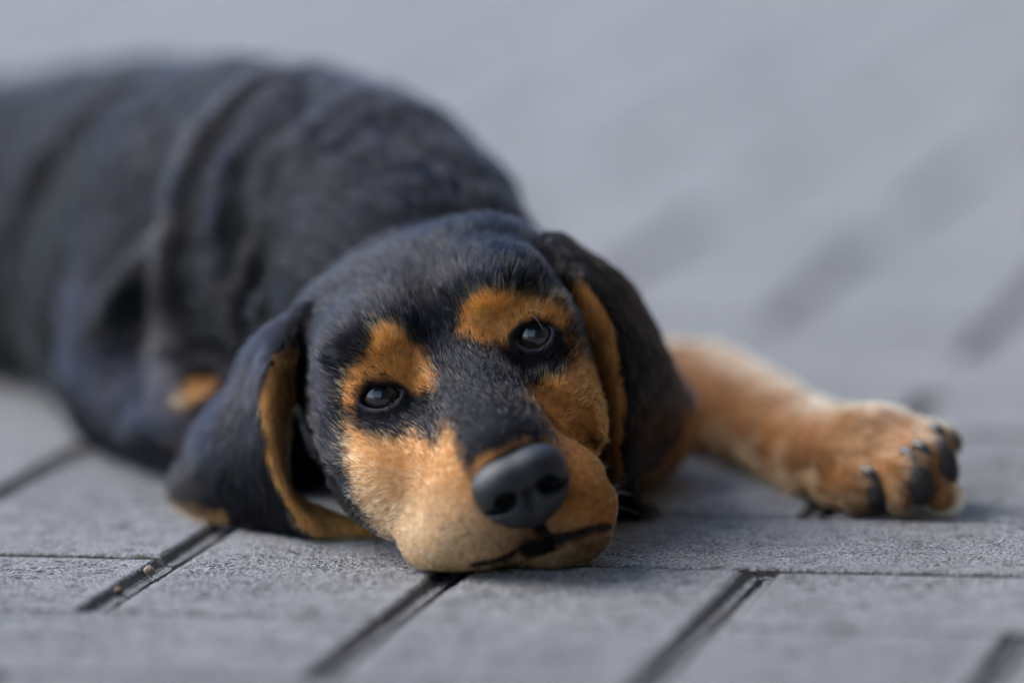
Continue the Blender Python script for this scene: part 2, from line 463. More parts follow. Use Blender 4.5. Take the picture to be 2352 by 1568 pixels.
# ---- head ----
ell(H(0, -50, -1), (47, 46, 30.5), HF, 10, 1)
ell(H(-24, -56, 7), (19, 28, 15.5), HF, 12, 1)
ell(H(23, -56, 7), (20, 28, 16), HF, 12, 1)
ell(H(0, -45, -18), (50, 40, 30), HF, 10, 1)              # cheeks / jaw muscles
for s in (-1, 1):
    ell(H(s * 22, -16, 15), (17, 20, 11), HF, 12, 1)        # brows
    ell(H(s * (34 if s < 0 else 31), -18, -8), (15 if s < 0 else 13, 22, 18), HF, 10, 1)        # cheek bone
    ell(H(s * (29 if s < 0 else 25), 0 if s < 0 else -3, -25), (15 if s < 0 else 12.5, 26, 18), HF, 12, 1)
    ell(H(s * 26.5, -9, 0), (14, 13, 13), HF, 6, 1)         # lids round the eyeball
cap(H(0, -10, -3), H(0, 56, -17), 15, 13.5, 12, 1)          # bridge
ell(H(-2, 25, -22), (19, 45, 18), HF, 12, 1)
ell(H(26, -1, -29), (11.5, 23, 16), HF, 10, 1)
# flews
ell(H(-15, 40, -33), (16.5, 28, 19), HF, 12, 1)
ell(H(11, 42, -36), (13, 22, 15), HF, 8, 1)
ell(P(1018, 1222, -8), (15, 22, 12.5), HF, 7, 1)
ell(P(905, 1232, 2), (3, 10, 5), HF, 7, 0, 'sub')
ell(P(1328, 1140, -12), (11.5, 22, 14), HF, 9, 1)
ell(P(885, 1085, 20), (15, 28, 17), HF, 16, 1)
# lower jaw
smoothchain([P(1180, 1200, 60), P(1230, 1240, 10), P(1265, 1262, -14)], [18, 14, 8.5], k=4, lab=9)
ell(P(1300, 1248, -6), (16, 12, 8), HF, 5, 9)
ell(P(1180, 1268, -4), (14, 12, 7), HF, 5, 9)

# ears: c3 (or c2) is the rim nearest the lens; black outside, tan lining
LE = [
 [(655, 745, 82), (668, 722, 72), (690, 704, 66), (718, 700, 64), (735, 722, 68), (735, 760, 76)],
 [(572, 810, 88), (598, 785, 72), (630, 775, 60), (655, 790, 52), (676, 805, 60), (690, 830, 76)],
 [(530, 885, 95), (560, 865, 76), (592, 850, 60), (618, 850, 47), (650, 852, 54), (680, 870, 72)],
 [(455, 985, 103), (500, 965, 80), (560, 955, 60), (606, 950, 43), (638, 950, 50), (660, 960, 66)],
 [(400, 1085, 112), (458, 1070, 84), (548, 1065, 62), (620, 1058, 41), (640, 1058, 46), (650, 1066, 56)],
 [(388, 1128, 118), (458, 1145, 86), (560, 1150, 66), (660, 1152, 43), (674, 1146, 47), (684, 1148, 54)],
 [(400, 1148, 116), (480, 1186, 84), (585, 1206, 66), (716, 1228, 46), (795, 1229, 46), (880, 1224, 47)]]
sheet(LE, 1.5, 3.5, lambda a, b: 8 if (a > 3.05 + .06 * math.sin(b * 4.1) + .04 * math.sin(b * 11) and b > 1.1 + .25 * math.sin(a * 5)) else 2)
RE = [
 [(1222, 585, 72), (1232, 560, 70), (1255, 542, 74), (1283, 545, 84), (1300, 565, 96), (1310, 590, 112)],
 [(1290, 655, 64), (1305, 640, 57), (1327, 630, 55), (1362, 618, 68), (1392, 618, 88), (1400, 640, 112)],
 [(1335, 765, 62), (1362, 742, 52), (1392, 727, 49), (1432, 712, 62), (1470, 708, 86), (1482, 735, 116)],
 [(1372, 880, 68), (1395, 862, 54), (1426, 850, 48), (1482, 835, 62), (1530, 832, 86), (1548, 860, 116)],
 [(1382, 975, 72), (1400, 962, 58), (1434, 952, 49), (1494, 945, 62), (1546, 935, 86), (1563, 950, 112)],
 [(1392, 1050, 72), (1406, 1052, 60), (1434, 1052, 51), (1474, 1045, 62), (1518, 1020, 82), (1538, 1008, 102)],
 [(1408, 1082, 70), (1416, 1088, 62), (1432, 1092, 54), (1452, 1085, 64), (1482, 1060, 80), (1502, 1045, 96)]]
sheet(RE, 1.5, 3.5, lambda a, b: 8 if (a < 1.93 + .06 * math.sin(b * 3.7) + .04 * math.sin(b * 9) and b > 1.15 and a > .6) else 2)

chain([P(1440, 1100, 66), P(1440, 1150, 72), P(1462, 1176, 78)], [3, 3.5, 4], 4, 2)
ell(P(1462, 1174, 78), (7, 9, 2.6), None, 3, 2)            # dark lump added for the contact shadow, shaped as an ear tip
# eye openings (almond), mouth slit
EYES = []; ALM = []
for (px, py, s, tilt, hw, hh) in ((874, 912, -1, 12, 6.9, 3.55), (1228, 772, 1, 22, 5.7, 4.0)):
    p = surf(px, py); c = p + VIEW * 8.6
    EYES.append((c, s, px, py))
    ax = np.array([CR, -VIEW, CU]); ax = rotf(ax, -VIEW, tilt)
    ell(c, (11.6, 11.6, 11.6), None, 5, 1)
    ell(c + CU * 8.5 - VIEW * 4.5, (10, 5, 3.4), ax, 4, 1)        # heavy upper lid
    R0 = (hw * hw + hh * hh) / (2 * hh)
    lo = c - 22; hi = c + 22; lo[1] -= 14
    sl = box(lo, hi); X, Y, Z = coords(sl); q = [(X - c[0]) * a[0] + (Y - c[1]) * a[1] + (Z - c[2]) * a[2] for a in ax]
    off = R0 - hh
    ALM.append((c, ax, R0, off))
    d1 = np.sqrt(q[0] ** 2 + (q[2] + off) ** 2) - R0; d2 = np.sqrt(q[0] ** 2 + (q[2] - off) ** 2) - R0
    d = np.maximum(np.maximum(d1, d2), -2 - q[1])
    combine(sl, d, 1.4, 0, 'sub')
def almond(p, i):
    c, ax, R0, off = ALM[i]; q = (p - c) @ ax.T
    d = np.maximum(np.sqrt(q[:, 0] ** 2 + (q[:, 2] + off) ** 2) - R0, np.sqrt(q[:, 0] ** 2 + (q[:, 2] - off) ** 2) - R0)
    return np.where((q[:, 1] > -4) & (np.linalg.norm(q, axis=1) < 24), d, 30.0), q
# mouth line
mouth = [(1090, 1296), (1150, 1284), (1215, 1262), (1262, 1247), (1315, 1232), (1365, 1216), (1400, 1211)]
mp = [surf(x, y) for x, y in mouth]
smoothchain([p + VIEW * 0.6 for p in mp], [.6, 1.2, 1.8, 2.1, 1.8, 1.3, .6], 2.0, 10, 'sub')
ph = [surf(x, y) for x, y in ((1232, 1195), (1244, 1222), (1258, 1250))]
smoothchain([p + VIEW * .4 for p in ph], [.9, 1.1, 1.5], 2.0, 10, 'sub')
PHIL = np.array(ph)
MOUTH = np.array(mp) + VIEW * 1.6
# cheek fold from the inner corner of the eye down to the right flew
fold = [(1236, 897), (1292, 938), (1345, 1000), (1386, 1062), (1402, 1100)]
fq = [surf(x, y) for x, y in fold]
smoothchain([p - VIEW * .3 for p in fq], [.8, 1.2, 1.2, 1.0, .6], 5, 0, 'sub')

# whisker spots and the seat of the nose
DOTS = [surf(x, y) for x, y in [(1058, 1190), (1090, 1203), (1120, 1215), (1075, 1222), (1105, 1238), (1140, 1242), (1050, 1243), (1088, 1260), (1128, 1262), (1165, 1252), (1340, 1140), (1370, 1150), (1395, 1160), (1350, 1165), (1380, 1178), (1330, 1182), (1360, 1192), (1020, 1215), (1010, 1250)]]
NC = P(1200, 1112, -41)
for s_ in (-1, 1): ell(NC + SD * 8 * s_ - UP * 2, (4.5, 12, 4), HF, 1.5, 0, 'sub')

# ---- paw ----
ell(P(2005, 978, 102), (12, 10, 6.5), None, 9, 5)
pawc = P(2010, 1065, 98)
ell(pawc, (23, 18, 13), rotf(np.eye(3), (0, 0, 1), -38), 8, 5)
TOES = [((1965, 1122, 84), 8.8, (2010, 1128, 66), (2001, 1089, 70)),
        ((2060, 1092, 78), 8.4, (2112, 1112, 62), (2091, 1046, 64)),
        ((2108, 1046, 82), 8.0, (2165, 1075, 68), (2121, 1032, 66)),
        ((2126, 1016, 92), 7.6, (2188, 1030, 84), (2156, 991, 74))]
for (c, r, pad, cl) in TOES:
    cap(P(*c) + (P(*c) - P(*pad)) * .8, P(*c) * .7 + P(*pad) * .3, r, r * .95, 3, 5)
ell(P(2062, 1130, 68), (3.5, 5, 6), None, 3, 5)
ell(P(2160, 1130, 74), (5, 5, 7), None, 3, 5)

# flatten everything on the paving
zz = 0.6 - GZ[None, None, :]
h = np.clip(3 - np.abs(D - zz), 0, None) / 3
D = (np.maximum(D, zz) + h * h * 3 * .25).astype(np.float32)

# ------------------------------------------------------------------ surface nets
def surface_nets(D, gx, gy, gz):
    nx, ny, nz = D.shape
    ins = D < 0
    c = np.zeros((nx - 1, ny - 1, nz - 1), np.uint8)
    for a in (0, 1):
        for b in (0, 1):
            for k in (0, 1): c += ins[a:nx - 1 + a, b:ny - 1 + b, k:nz - 1 + k]
    cells = np.argwhere((c > 0) & (c < 8)); del c
    idx = np.full((nx - 1, ny - 1, nz - 1), -1, np.int32); idx[tuple(cells.T)] = np.arange(len(cells))
    V = np.zeros((len(cells), 3)); W = np.zeros(len(cells))
    I, J, K = cells.T
    g = (gx, gy, gz)
    corners = [(a, b, k) for a in (0, 1) for b in (0, 1) for k in (0, 1)]
    vals = {cr: D[I + cr[0], J + cr[1], K + cr[2]].astype(float) for cr in corners}
    for cr in corners:
        for ax in range(3):
            if cr[ax]: continue
            c2 = list(cr); c2[ax] = 1; c2 = tuple(c2)
            v0, v1 = vals[cr], vals[c2]; m = (v0 < 0) != (v1 < 0)
            t = np.where(m, v0 / np.where(m, v0 - v1, 1), 0)
            p = np.stack([g[q][(I, J, K)[q] + cr[q]] for q in range(3)], 1)
            st = g[ax][(I, J, K)[ax] + 1] - g[ax][(I, J, K)[ax]]
            p[:, ax] += t * st
            V[m] += p[m]; W[m] += 1
    V /= W[:, None]
    F = []
    for ax in range(3):
        o = [q for q in range(3) if q != ax]
        s0 = [slice(1, -1)] * 3; s0[ax] = slice(0, -1)
        s1 = [slice(1, -1)] * 3; s1[ax] = slice(1, None)
        m = ins[tuple(s0)] != ins[tuple(s1)]
        e = np.argwhere(m); e[:, o[0]] += 1; e[:, o[1]] += 1
        flip = ins[tuple(e.T)]
        def cell(d0, d1):
            q = e.copy(); q[:, o[0]] += d0; q[:, o[1]] += d1
            return idx[tuple(q.T)]
        quad = np.stack([cell(-1, -1), cell(0, -1), cell(0, 0), cell(-1, 0)], 1)
        if ax == 1: flip = ~flip
        quad[~flip] = quad[~flip][:, ::-1]
        F.append(quad)
    return V, np.concatenate(F)
V, F = surface_nets(D, GX, GY, GZ)

def vnormals(V, F):
    a = V[F[:, 2]] - V[F[:, 0]]; b = V[F[:, 3]] - V[F[:, 1]]; fn = np.cross(a, b)
    N = np.zeros_like(V)
    for k in range(4): np.add.at(N, F[:, k], fn)
    return N / np.maximum(np.linalg.norm(N, axis=1, keepdims=True), 1e-9), fn
def labels(p):
    i = [np.clip(np.searchsorted(g, v), 1, len(g) - 1) for g, v in zip((GX, GY, GZ), p.T)]
    i = [np.where(np.abs(g[k - 1] - v) < np.abs(g[k] - v), k - 1, k) for g, v, k in zip((GX, GY, GZ), p.T, i)]
    return LAB[tuple(i)]
# light relaxation of the voxel steps
E = np.concatenate([F[:, [0, 1]], F[:, [1, 2]], F[:, [2, 3]], F[:, [3, 0]]])
for it in range(2):
    acc = np.zeros_like(V); cnt = np.zeros(len(V))
    np.add.at(acc, E[:, 0], V[E[:, 1]]); np.add.at(cnt, E[:, 0], 1)
    V = V * .5 + acc / np.maximum(cnt, 1)[:, None] * .5
N, FN = vnormals(V, F)
lv_ = labels(V)
am = np.where((lv_ == 4) | (lv_ == 6), 1.5, np.where(lv_ == 2, .7, 0)) * smooth01((V[:, 2] - 3) / 10) * np.where(lv_ == 2, 1, smooth01((V[:, 1] - 100) / 60))
sgn = 1 if np.mean((N * grad(V)).sum(1)) > 0 else -1
V = V + N * (sgn * am * (vnoise(V * [1, .5, 1], 17) + .6 * vnoise(V * [1, .6, 1], 8)))[:, None]
N, FN = vnormals(V, F)
if np.mean((N * grad(V)).sum(1)) < 0: F = F[:, ::-1].copy(); N, FN = -N, -FN
print('dog verts', len(V), 'faces', len(F))

# ------------------------------------------------------------------ coat pattern, drawn on the face plane of the head
def to_face(p):
    """head-fixed flat coordinates (as fractions of the 2352 frame at the eyes' distance)"""
    q = np.asarray(p) - EYE0
    return np.stack([1048 + 7.2 * (q @ CR), 841 - 7.2 * (q @ CU)], -1)
def poly_sd(p, poly):
    poly = np.array(poly, float); a = poly; b = np.roll(poly, -1, 0)
    d = np.full(len(p), 1e9); inside = np.zeros(len(p), bool)
    for A, Bp in zip(a, b):
        e = Bp - A; w = p - A; t = np.clip((w @ e) / (e @ e), 0, 1)
        d = np.minimum(d, np.linalg.norm(w - t[:, None] * e, axis=1))
        c = ((A[1] <= p[:, 1]) != (Bp[1] <= p[:, 1]))
        x = A[0] + (p[:, 1] - A[1]) / (Bp[1] - A[1] + 1e-9) * e[0]
        inside ^= c & (p[:, 0] < x)
    return np.where(inside, -d, d)
BROW_L = [(880, 738), (925, 758), (968, 805), (996, 862), (992, 895), (940, 892), (890, 870), (845, 866), (820, 890), (806, 938), (793, 930), (796, 880), (816, 840), (850, 818), (858, 765)]
BROW_R = [(1085, 682), (1120, 668), (1200, 682), (1270, 688), (1312, 722), (1305, 750), (1250, 728), (1205, 730), (1180, 760), (1160, 790), (1100, 790), (1055, 765), (1060, 715)]
CHEEK_L = [(800, 962), (820, 975), (850, 998), (910, 1015), (955, 985), (975, 1010), (1000, 1030), (1028, 968), (1048, 1010), (1065, 1055), (1085, 1095), (1090, 1060), (1180, 1012), (1270, 1010), (1300, 1040), (1285, 1010), (1262, 965), (1215, 905), (1225, 890), (1260, 880), (1300, 850), (1325, 800), (1300, 770), (1322, 785), (1385, 862), (1420, 925), (1500, 1000), (1520, 1340), (1000, 1340), (880, 1260), (815, 1130), (795, 1040)]
NF0 = np.array([SD, FW, UP])
def coat(p, lab, jit=0):
    """returns rgb of the coat at points p"""
    q = to_face(p); q = q + np.stack([vnoise(p, 3.0), vnoise(p + 50, 3.0)], -1) * 9 + np.stack([vnoise(p, 1.0), vnoise(p + 9, 1.0)], -1) * 6
    if jit: q = q + rng.normal(0, jit, q.shape)
    black = np.array([.002, .0027, .0058])
    orange = np.array([.82, .33, .085]); cream = np.array([.70, .435, .225]); tan = np.array([.53, .225, .065])
    c = np.tile(black, (len(p), 1))
    # browner black in places
    b2 = smooth01((vnoise(p, 18) + .2)) [:, None] * .3
    c = c * (1 - b2) + np.array([.014, .009, .007]) * b2
    head = (lab == 1) | (lab == 9) | (lab == 10) | (lab == 0)
    f = (p - EYE0) @ FW
    front = f > -45
    soft = 5.0 if jit else 18.0
    def w(poly, s=soft): return smooth01(.5 - poly_sd(q, poly) / (2 * s))
    m = np.maximum(w(BROW_L), w(BROW_R)) * (head & front)
    c = c * (1 - m[:, None]) + orange * m[:, None]
    m = w(CHEEK_L, soft) * (head & front)
    # cream towards the lips, rusty towards the back of the cheek
    t = smooth01((q[:, 1] - 1055 + (1150 - q[:, 0]) * .25) / 230)[:, None]
    col = tan * (1 - t) * 1.15 + cream * t
    rust = smooth01((q[:, 0] - 1230) / 130)[:, None] * .75
    col = col * (1 - rust) + np.array([.42, .145, .022]) * rust
    grey = np.exp(-(((q[:, 0] - 1230) / 120) ** 2 + ((q[:, 1] - 1228) / 34) ** 2))[:, None] * .55
    col = col * (1 - grey) + np.array([.20, .14, .11]) * grey
    c = c * (1 - m[:, None]) + col * m[:, None]
    # underside of jaw and throat is tan as well
    m = ((lab == 9)).astype(float)[:, None]
    c = c * (1 - m) + np.array([.42, .26, .12]) * m
    m = (lab == 10).astype(float)[:, None]
    c = c * (1 - m) + np.array([.02, .012, .012]) * m
    if len(MOUTH):
        ts = np.linspace(0, 1, 40); wd_ = .6 + 1.25 * np.sin(np.pi * ts) ** .8
        dm = np.min(np.stack([np.linalg.norm(p - a, axis=1) - w_ for a, w_ in zip(catmull(MOUTH, ts * (len(MOUTH) - 1)), wd_)]), 0)
        ml = (w([(1105, 1302), (1225, 1275), (1300, 1255), (1410, 1222), (1430, 1300), (1300, 1350), (1100, 1345)], 8) * head)[:, None] * .6
        c = c * (1 - ml) + np.array([.20, .125, .06]) * ml
        for a_ in DOTS:
            dd_ = np.linalg.norm(p - a_, axis=1); k_ = (smooth01(1 - (dd_ - .3) / .8) * head)[:, None] * .75; c = c * (1 - k_) + np.array([.05, .03, .02]) * k_
        mm = (smooth01(1 - dm / 1.9) * head)[:, None]; c = c * (1 - mm) + np.array([.030, .022, .020]) * mm
    # dark rims of the lids
    for i in range(2):
        d, qq = almond(p, i)
        wd = -.1 if i == 0 else .7
        d = d - np.clip(-qq[:, 2], 0, 6) * (.35 if i == 0 else .45) - np.clip(qq[:, 0] * (1 if i == 0 else -1), 0, 7) * .25
        m = smooth01(1 - (d - wd) / 1.4)[:, None]; c = c * (1 - m) + np.array([.010, .009, .010]) * m
    for i in range(2):
        d, qq = almond(p, i); m = (smooth01(1 - np.abs(d - .3) / 1.1) * (qq[:, 2] < 1))[:, None] * .8; c = c * (1 - m) + np.array([.15, .13, .155]) * m
    qn = (p - NC) @ NF0.T; rn = np.linalg.norm(qn / np.array([15.5, 30, 12.0]), axis=1)
    m = (smooth01(1 - (rn - .9) / .15) * head)[:, None]; c = c * (1 - m) + np.array([.012, .012, .013]) * m
    if len(PHIL):
        dm = np.min(np.stack([np.linalg.norm(p - a, axis=1) for a in catmull(PHIL, np.linspace(0, 2, 16))]), 0)
        mm = (smooth01(1 - (dm - 1.9) / 1.3) * head)[:, None]; c = c * (1 - mm) + np.array([.018, .014, .014]) * mm
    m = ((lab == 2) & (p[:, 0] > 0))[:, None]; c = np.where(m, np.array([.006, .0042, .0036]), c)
    m = (lab == 8)[:, None]; c = np.where(m, np.array([.68, .30, .08]) * (1 + .25 * vnoise(p, 6)[:, None]), c)
    m = (lab == 2) & (p[:, 2] < 6) & (p[:, 0] < -95)
    c = np.where(m[:, None], np.array([.55, .27, .1]), c)
    m = (lab == 5)[:, None]; v = vnoise(p, 14)[:, None] * .2
    c = np.where(m, np.array([.52, .245, .10]) * (1 + v), c)
    # grey-brown along the folds: thinner coat, with their highlights painted in
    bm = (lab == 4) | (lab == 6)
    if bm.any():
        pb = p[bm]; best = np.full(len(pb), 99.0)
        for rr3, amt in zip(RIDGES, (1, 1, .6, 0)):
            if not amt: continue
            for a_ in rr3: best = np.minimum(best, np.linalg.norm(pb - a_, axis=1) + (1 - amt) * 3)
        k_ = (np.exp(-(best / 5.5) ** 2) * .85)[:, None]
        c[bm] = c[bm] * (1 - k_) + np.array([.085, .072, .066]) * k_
    # tan flash on the folded foreleg
    fp = surf(462, 888, 90)
    m = smooth01(1.5 - np.linalg.norm(p - fp, axis=1) / 6.5)[:, None] * ((lab == 6) | (lab == 4))[:, None]
    c = c * (1 - m) + np.array([.55, .27, .09]) * m
    # chest below the right ear
    m = smooth01((q[:, 0] - 1200) / 120)[:, None] * smooth01((q[:, 1] - 930) / 60)[:, None] * (lab == 4)[:, None]
    c = c * (1 - m) + np.array([.36, .17, .05]) * m
    return c
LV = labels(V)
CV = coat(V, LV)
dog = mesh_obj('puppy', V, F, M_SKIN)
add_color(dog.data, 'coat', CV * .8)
tag(dog, 'black and tan hound puppy lying with its chin on grey pavers', 'dog')

# ------------------------------------------------------------------ eyes
def eye_mat():
    m, n, l, b = new_mat('eyeball')
    tc = n.new('ShaderNodeTexCoord')
    ln = n.new('ShaderNodeVectorMath'); ln.operation = 'LENGTH'
    mp_ = n.new('ShaderNodeMapping'); mp_.inputs['Scale'].default_value = (1, 1, 0)
    l.new(tc.outputs['Object'], mp_.inputs[0]); l.new(mp_.outputs[0], ln.inputs[0])
    sc_ = n.new('ShaderNodeMath'); sc_.operation = 'MULTIPLY'; sc_.inputs[1].default_value = 100.0
    l.new(ln.outputs['Value'], sc_.inputs[0])
    r = ramp(n, [(0.0, (.002, .002, .003)), (.24, (.003, .0025, .003)), (.30, (.022, .012, .010)), (.56, (.028, .015, .012)), (.64, (.004, .003, .003)), (.74, (.10, .085, .08))])
    l.new(sc_.outputs[0], r.inputs[0]); l.new(r.outputs[0], b.inputs['Base Color'])
    b.inputs['Roughness'].default_value = .25; b.inputs['Coat Weight'].default_value = 1; b.inputs['Coat Roughness'].default_value = .015
    b.inputs['Coat IOR'].default_value = 1.45
    return m
M_EYE = eye_mat()
for (c, s, px, py) in EYES:
    r = 10.0; U_, V_ = 48, 32; vs = []; fcs = []
    for j in range(V_ + 1):
        t = math.pi * j / V_
        for i in range(U_):
            a = 2 * math.pi * i / U_; x, y, z = math.sin(t) * math.cos(a), math.sin(t) * math.sin(a), math.cos(t)
            bul = 1 + .05 * smooth01(np.array((z - .78) / .2)).item()
            vs.append((x * r * bul, y * r * bul, z * r * bul))
    for j in range(V_):
        for i in range(U_): fcs.append((j * U_ + i, (j + 1) * U_ + i, (j + 1) * U_ + (i + 1) % U_, j * U_ + (i + 1) % U_))
    o = mesh_obj('eye', vs, fcs, M_EYE, dog)
    look = nrm(-VIEW + CR * (.05) + CU * .12)
    o.matrix_world = Matrix.Translation(Vector(c / 1000)) @ Vector(look).to_track_quat('Z', 'Y').to_matrix().to_4x4()

# ------------------------------------------------------------------ nose leather (own fine grid)
def local_sdf(c, half, step, fn, name, mat, frame):
    g = [np.arange(-h_, h_ + step, step) for h_ in half]
    X, Y, Z = np.meshgrid(*g, indexing='ij')
    d = fn(X, Y, Z).astype(np.float32)
    v, f = surface_nets(d, *g)
    for it in range(1):
        E_ = np.concatenate([f[:, [0, 1]], f[:, [1, 2]], f[:, [2, 3]], f[:, [3, 0]]]); acc = np.zeros_like(v); cnt = np.zeros(len(v))
        np.add.at(acc, E_[:, 0], v[E_[:, 1]]); np.add.at(cnt, E_[:, 0], 1); v = v * .4 + acc / cnt[:, None] * .6
    w = c + v @ frame
    n_, _ = vnormals(w, f); 
    if np.mean((n_ * (w - w.mean(0))).sum(1)) < 0: f = f[:, ::-1].copy()
    return mesh_obj(name, w, f, mat, dog)
def smin(a, b, k): h_ = np.clip(k - np.abs(a - b), 0, None) / k; return np.minimum(a, b) - h_ * h_ * k * .25
def smax(a, b, k): return -smin(-a, -b, k)
def E3(X, Y, Z, c, r):
    q = ((X - c[0]) / r[0], (Y - c[1]) / r[1], (Z - c[2]) / r[2]); k0 = np.sqrt(q[0] ** 2 + q[1] ** 2 + q[2] ** 2)
    k1 = np.sqrt((q[0] / r[0]) ** 2 + (q[1] / r[1]) ** 2 + (q[2] / r[2]) ** 2); return k0 * (k0 - 1) / np.maximum(k1, 1e-6)
def nose_fn(X, Y, Z):
    A = np.sqrt(X * X + 5.0) - .6
    d = E3(A, Y, Z, (3.2, -2, 3.0), (11.6, 9.5, 7.5))           # upper pad
    d = smin(d, E3(A, Y, Z, (8.5, -3, -1.5), (6.2, 8.5, 7.0)), 3)  # wings
    d = smin(d, E3(A, Y, Z, (4.2, -1.5, -6.2), (7.2, 7.0, 6.2)), 3)  # lower
    d = smin(d, E3(A, Y, Z, (0, -5, -10), (5.0, 7, 5)), 5)
    # nostrils, comma shaped
    nn = smin(E3(A, Y, Z, (6.8, 6, -2.0), (3.4, 9, 3.0)), E3(A, Y, Z, (10.8, 4.5, -4.2), (3.6, 6, 1.3)), 1.5)
    d = smax(d, -nn, 1.2)
    # philtrum groove
    gr = np.sqrt(X ** 2 + (Y - 5.8 + .10 * (Z + 6)) ** 2 * .25) - np.where(Z < 0, 1.05, .1)
    gr = np.maximum(gr, Z + 1.0)
    d = smax(d, -gr, 1.2)
    return d
M_NOSE = mat_plain('nose_leather', (.013, .014, .017), .42, .00024, 1500, 0, .48)
NF = np.array([SD, nrm(FW + UP * .12), UP]); NF[2] = nrm(UP - NF[1] * (UP @ NF[1]))
NF = rotf(NF, FW, 0)
nose = local_sdf(NC, (20, 16, 20), .5, nose_fn, 'nose', M_NOSE, NF)

# ------------------------------------------------------------------ claws and pads
M_CLAW = mat_plain('claw', (.012, .012, .014), .22, 0, 300, .3)
M_PAD = mat_plain('pad_leather', (.020, .017, .016), .6, .0005, 900)
def tapered(name, pts, rs, mat, parent, seg=14, n=8):
    A = np.array([list(p) + [r] for p, r in zip(pts, rs)]); Bq = catmull(A, np.linspace(0, len(pts) - 1, (len(pts) - 1) * n + 1))
    vs, fs_ = [], []
    for i, row in enumerate(Bq):
        t = nrm(Bq[min(i + 1, len(Bq) - 1), :3] - Bq[max(i - 1, 0), :3]); a = nrm(np.cross(t, (0.1, .2, 1))); b = np.cross(t, a)
        for k in range(seg):
            an = 2 * math.pi * k / seg; vs.append(row[:3] + (a * math.cos(an) + b * math.sin(an)) * max(row[3], .02))
    for i in range(len(Bq) - 1):
        for k in range(seg): fs_.append((i * seg + k, i * seg + (k + 1) % seg, (i + 1) * seg + (k + 1) % seg, (i + 1) * seg + k))
    fs_.append(tuple(range(seg))[::-1]); fs_.append(tuple((len(Bq) - 1) * seg + k for k in range(seg)))
    return mesh_obj(name, np.array(vs), fs_, mat, parent)
def blob(name, c, r, fr, mat, parent):
    U_, V_ = 24, 16; vs = []; fcs = []
    for j in range(V_ + 1):
        t = math.pi * j / V_
        for i in range(U_):
            a = 2 * math.pi * i / U_; q = np.array([math.sin(t) * math.cos(a) * r[0], math.cos(t) * r[1], math.sin(t) * math.sin(a) * r[2]])
            vs.append(c + q @ fr)
    vs = np.array(vs); vs[:, 2] = np.maximum(vs[:, 2], .3)
    for j in range(V_):
        for i in range(U_): fcs.append((j * U_ + i, (j + 1) * U_ + i, (j + 1) * U_ + (i + 1) % U_, j * U_ + (i + 1) % U_))
    return mesh_obj(name, vs, fcs, mat, parent)
PADS = [((2014, 1135), (4.6, 5, 5.8), 0), ((2110, 1112), (5.5, 5, 7.2), -12), ((2172, 1062), (4.2, 5, 8.0), -18), ((2192, 1010), (2.6, 4, 4.5), -20)]
for (c, r, a) in PADS:
    p = surf(c[0], c[1], 40, 140)
    blob('paw_pad', p + VIEW * 1.6, r, rotf(np.array([CR, -VIEW, CU]), -VIEW, -a), M_PAD, dog)
for (px, py, dx, dy) in ((2001, 1089, 1, -.6), (2091, 1046, .8, -.6), (2121, 1030, .6, -.3), (2156, 989, 1, -.6)):
    p = surf(px - 8, py - 4, 40, 140); n_ = grad(p)[0]
    q = nrm(CR * .75 - CU * .45 - VIEW * .9)
    tapered('claw', [p - q * 2, p + q * 1.5 + CU * .4, p + q * 3.6, p + q * 5.4 - CU * 1.6], [2.0, 1.8, 1.3, .4], M_CLAW, dog)

# ------------------------------------------------------------------ whiskers
M_WH = mat_plain('whisker_hair', (.02, .015, .012), .35); M_WHP = mat_plain('pale_whisker', (.5, .45, .42), .35)
def whisker(pts, r=.16, out_=5.0, mat=None):
    p0 = surf(*pts[0]); n0 = grad(p0)[0]; q = [p0 - n0 * .8]
    for k, (x, y) in enumerate(pts[1:]): q.append(P(x, y, p0[1] - out_ * (k + 1) / len(pts)))
    if len(q) == 2: q.insert(1, (q[0] + q[1]) / 2 + n0 * 1.2)
    A = np.array(q); B_ = catmull(A, np.linspace(0, len(A) - 1, 9)); B_[:, 2] = np.maximum(B_[:, 2], .4)
    tapered('whisker', list(B_), list(np.linspace(r, r * .3, 9)), mat or M_WH, dog, seg=5, n=1)
for w_ in ([(953, 1226), (975, 1208), (1002, 1188)], [(962, 1221), (985, 1206), (1014, 1199)], [(1085, 1222), (1050, 1240), (1020, 1262)], [(1070, 1195), (1040, 1202), (1005, 1218)],
           [(1100, 1245), (1075, 1262), (1052, 1285)], [(1120, 1250), (1100, 1270), (1090, 1290)], [(1060, 1225), (1035, 1240), (1000, 1250)],
           [(1362, 1064), (1385, 1066), (1412, 1078)], [(1398, 1118), (1425, 1112), (1442, 1086)], [(1400, 1122), (1440, 1130), (1475, 1150)], [(1402, 1130), (1430, 1132), (1448, 1137)],
           [(1406, 1160), (1450, 1172), (1502, 1200)], [(1404, 1205), (1412, 1222), (1415, 1240)], [(1400, 1232), (1425, 1240), (1462, 1246)], [(1370, 1085), (1340, 1080), (1300, 1100)],
           [(875, 818), (850, 800), (828, 792)], [(892, 830), (870, 812), (845, 820)], [(880, 842), (845, 845), (828, 880)], [(905, 868), (880, 858), (850, 862)]):
    whisker(w_)
for w_ in ([(1188, 742), (1222, 724), (1250, 760)], [(1195, 722), (1222, 712), (1255, 722)]): whisker(w_, .1, 4, M_WHP)

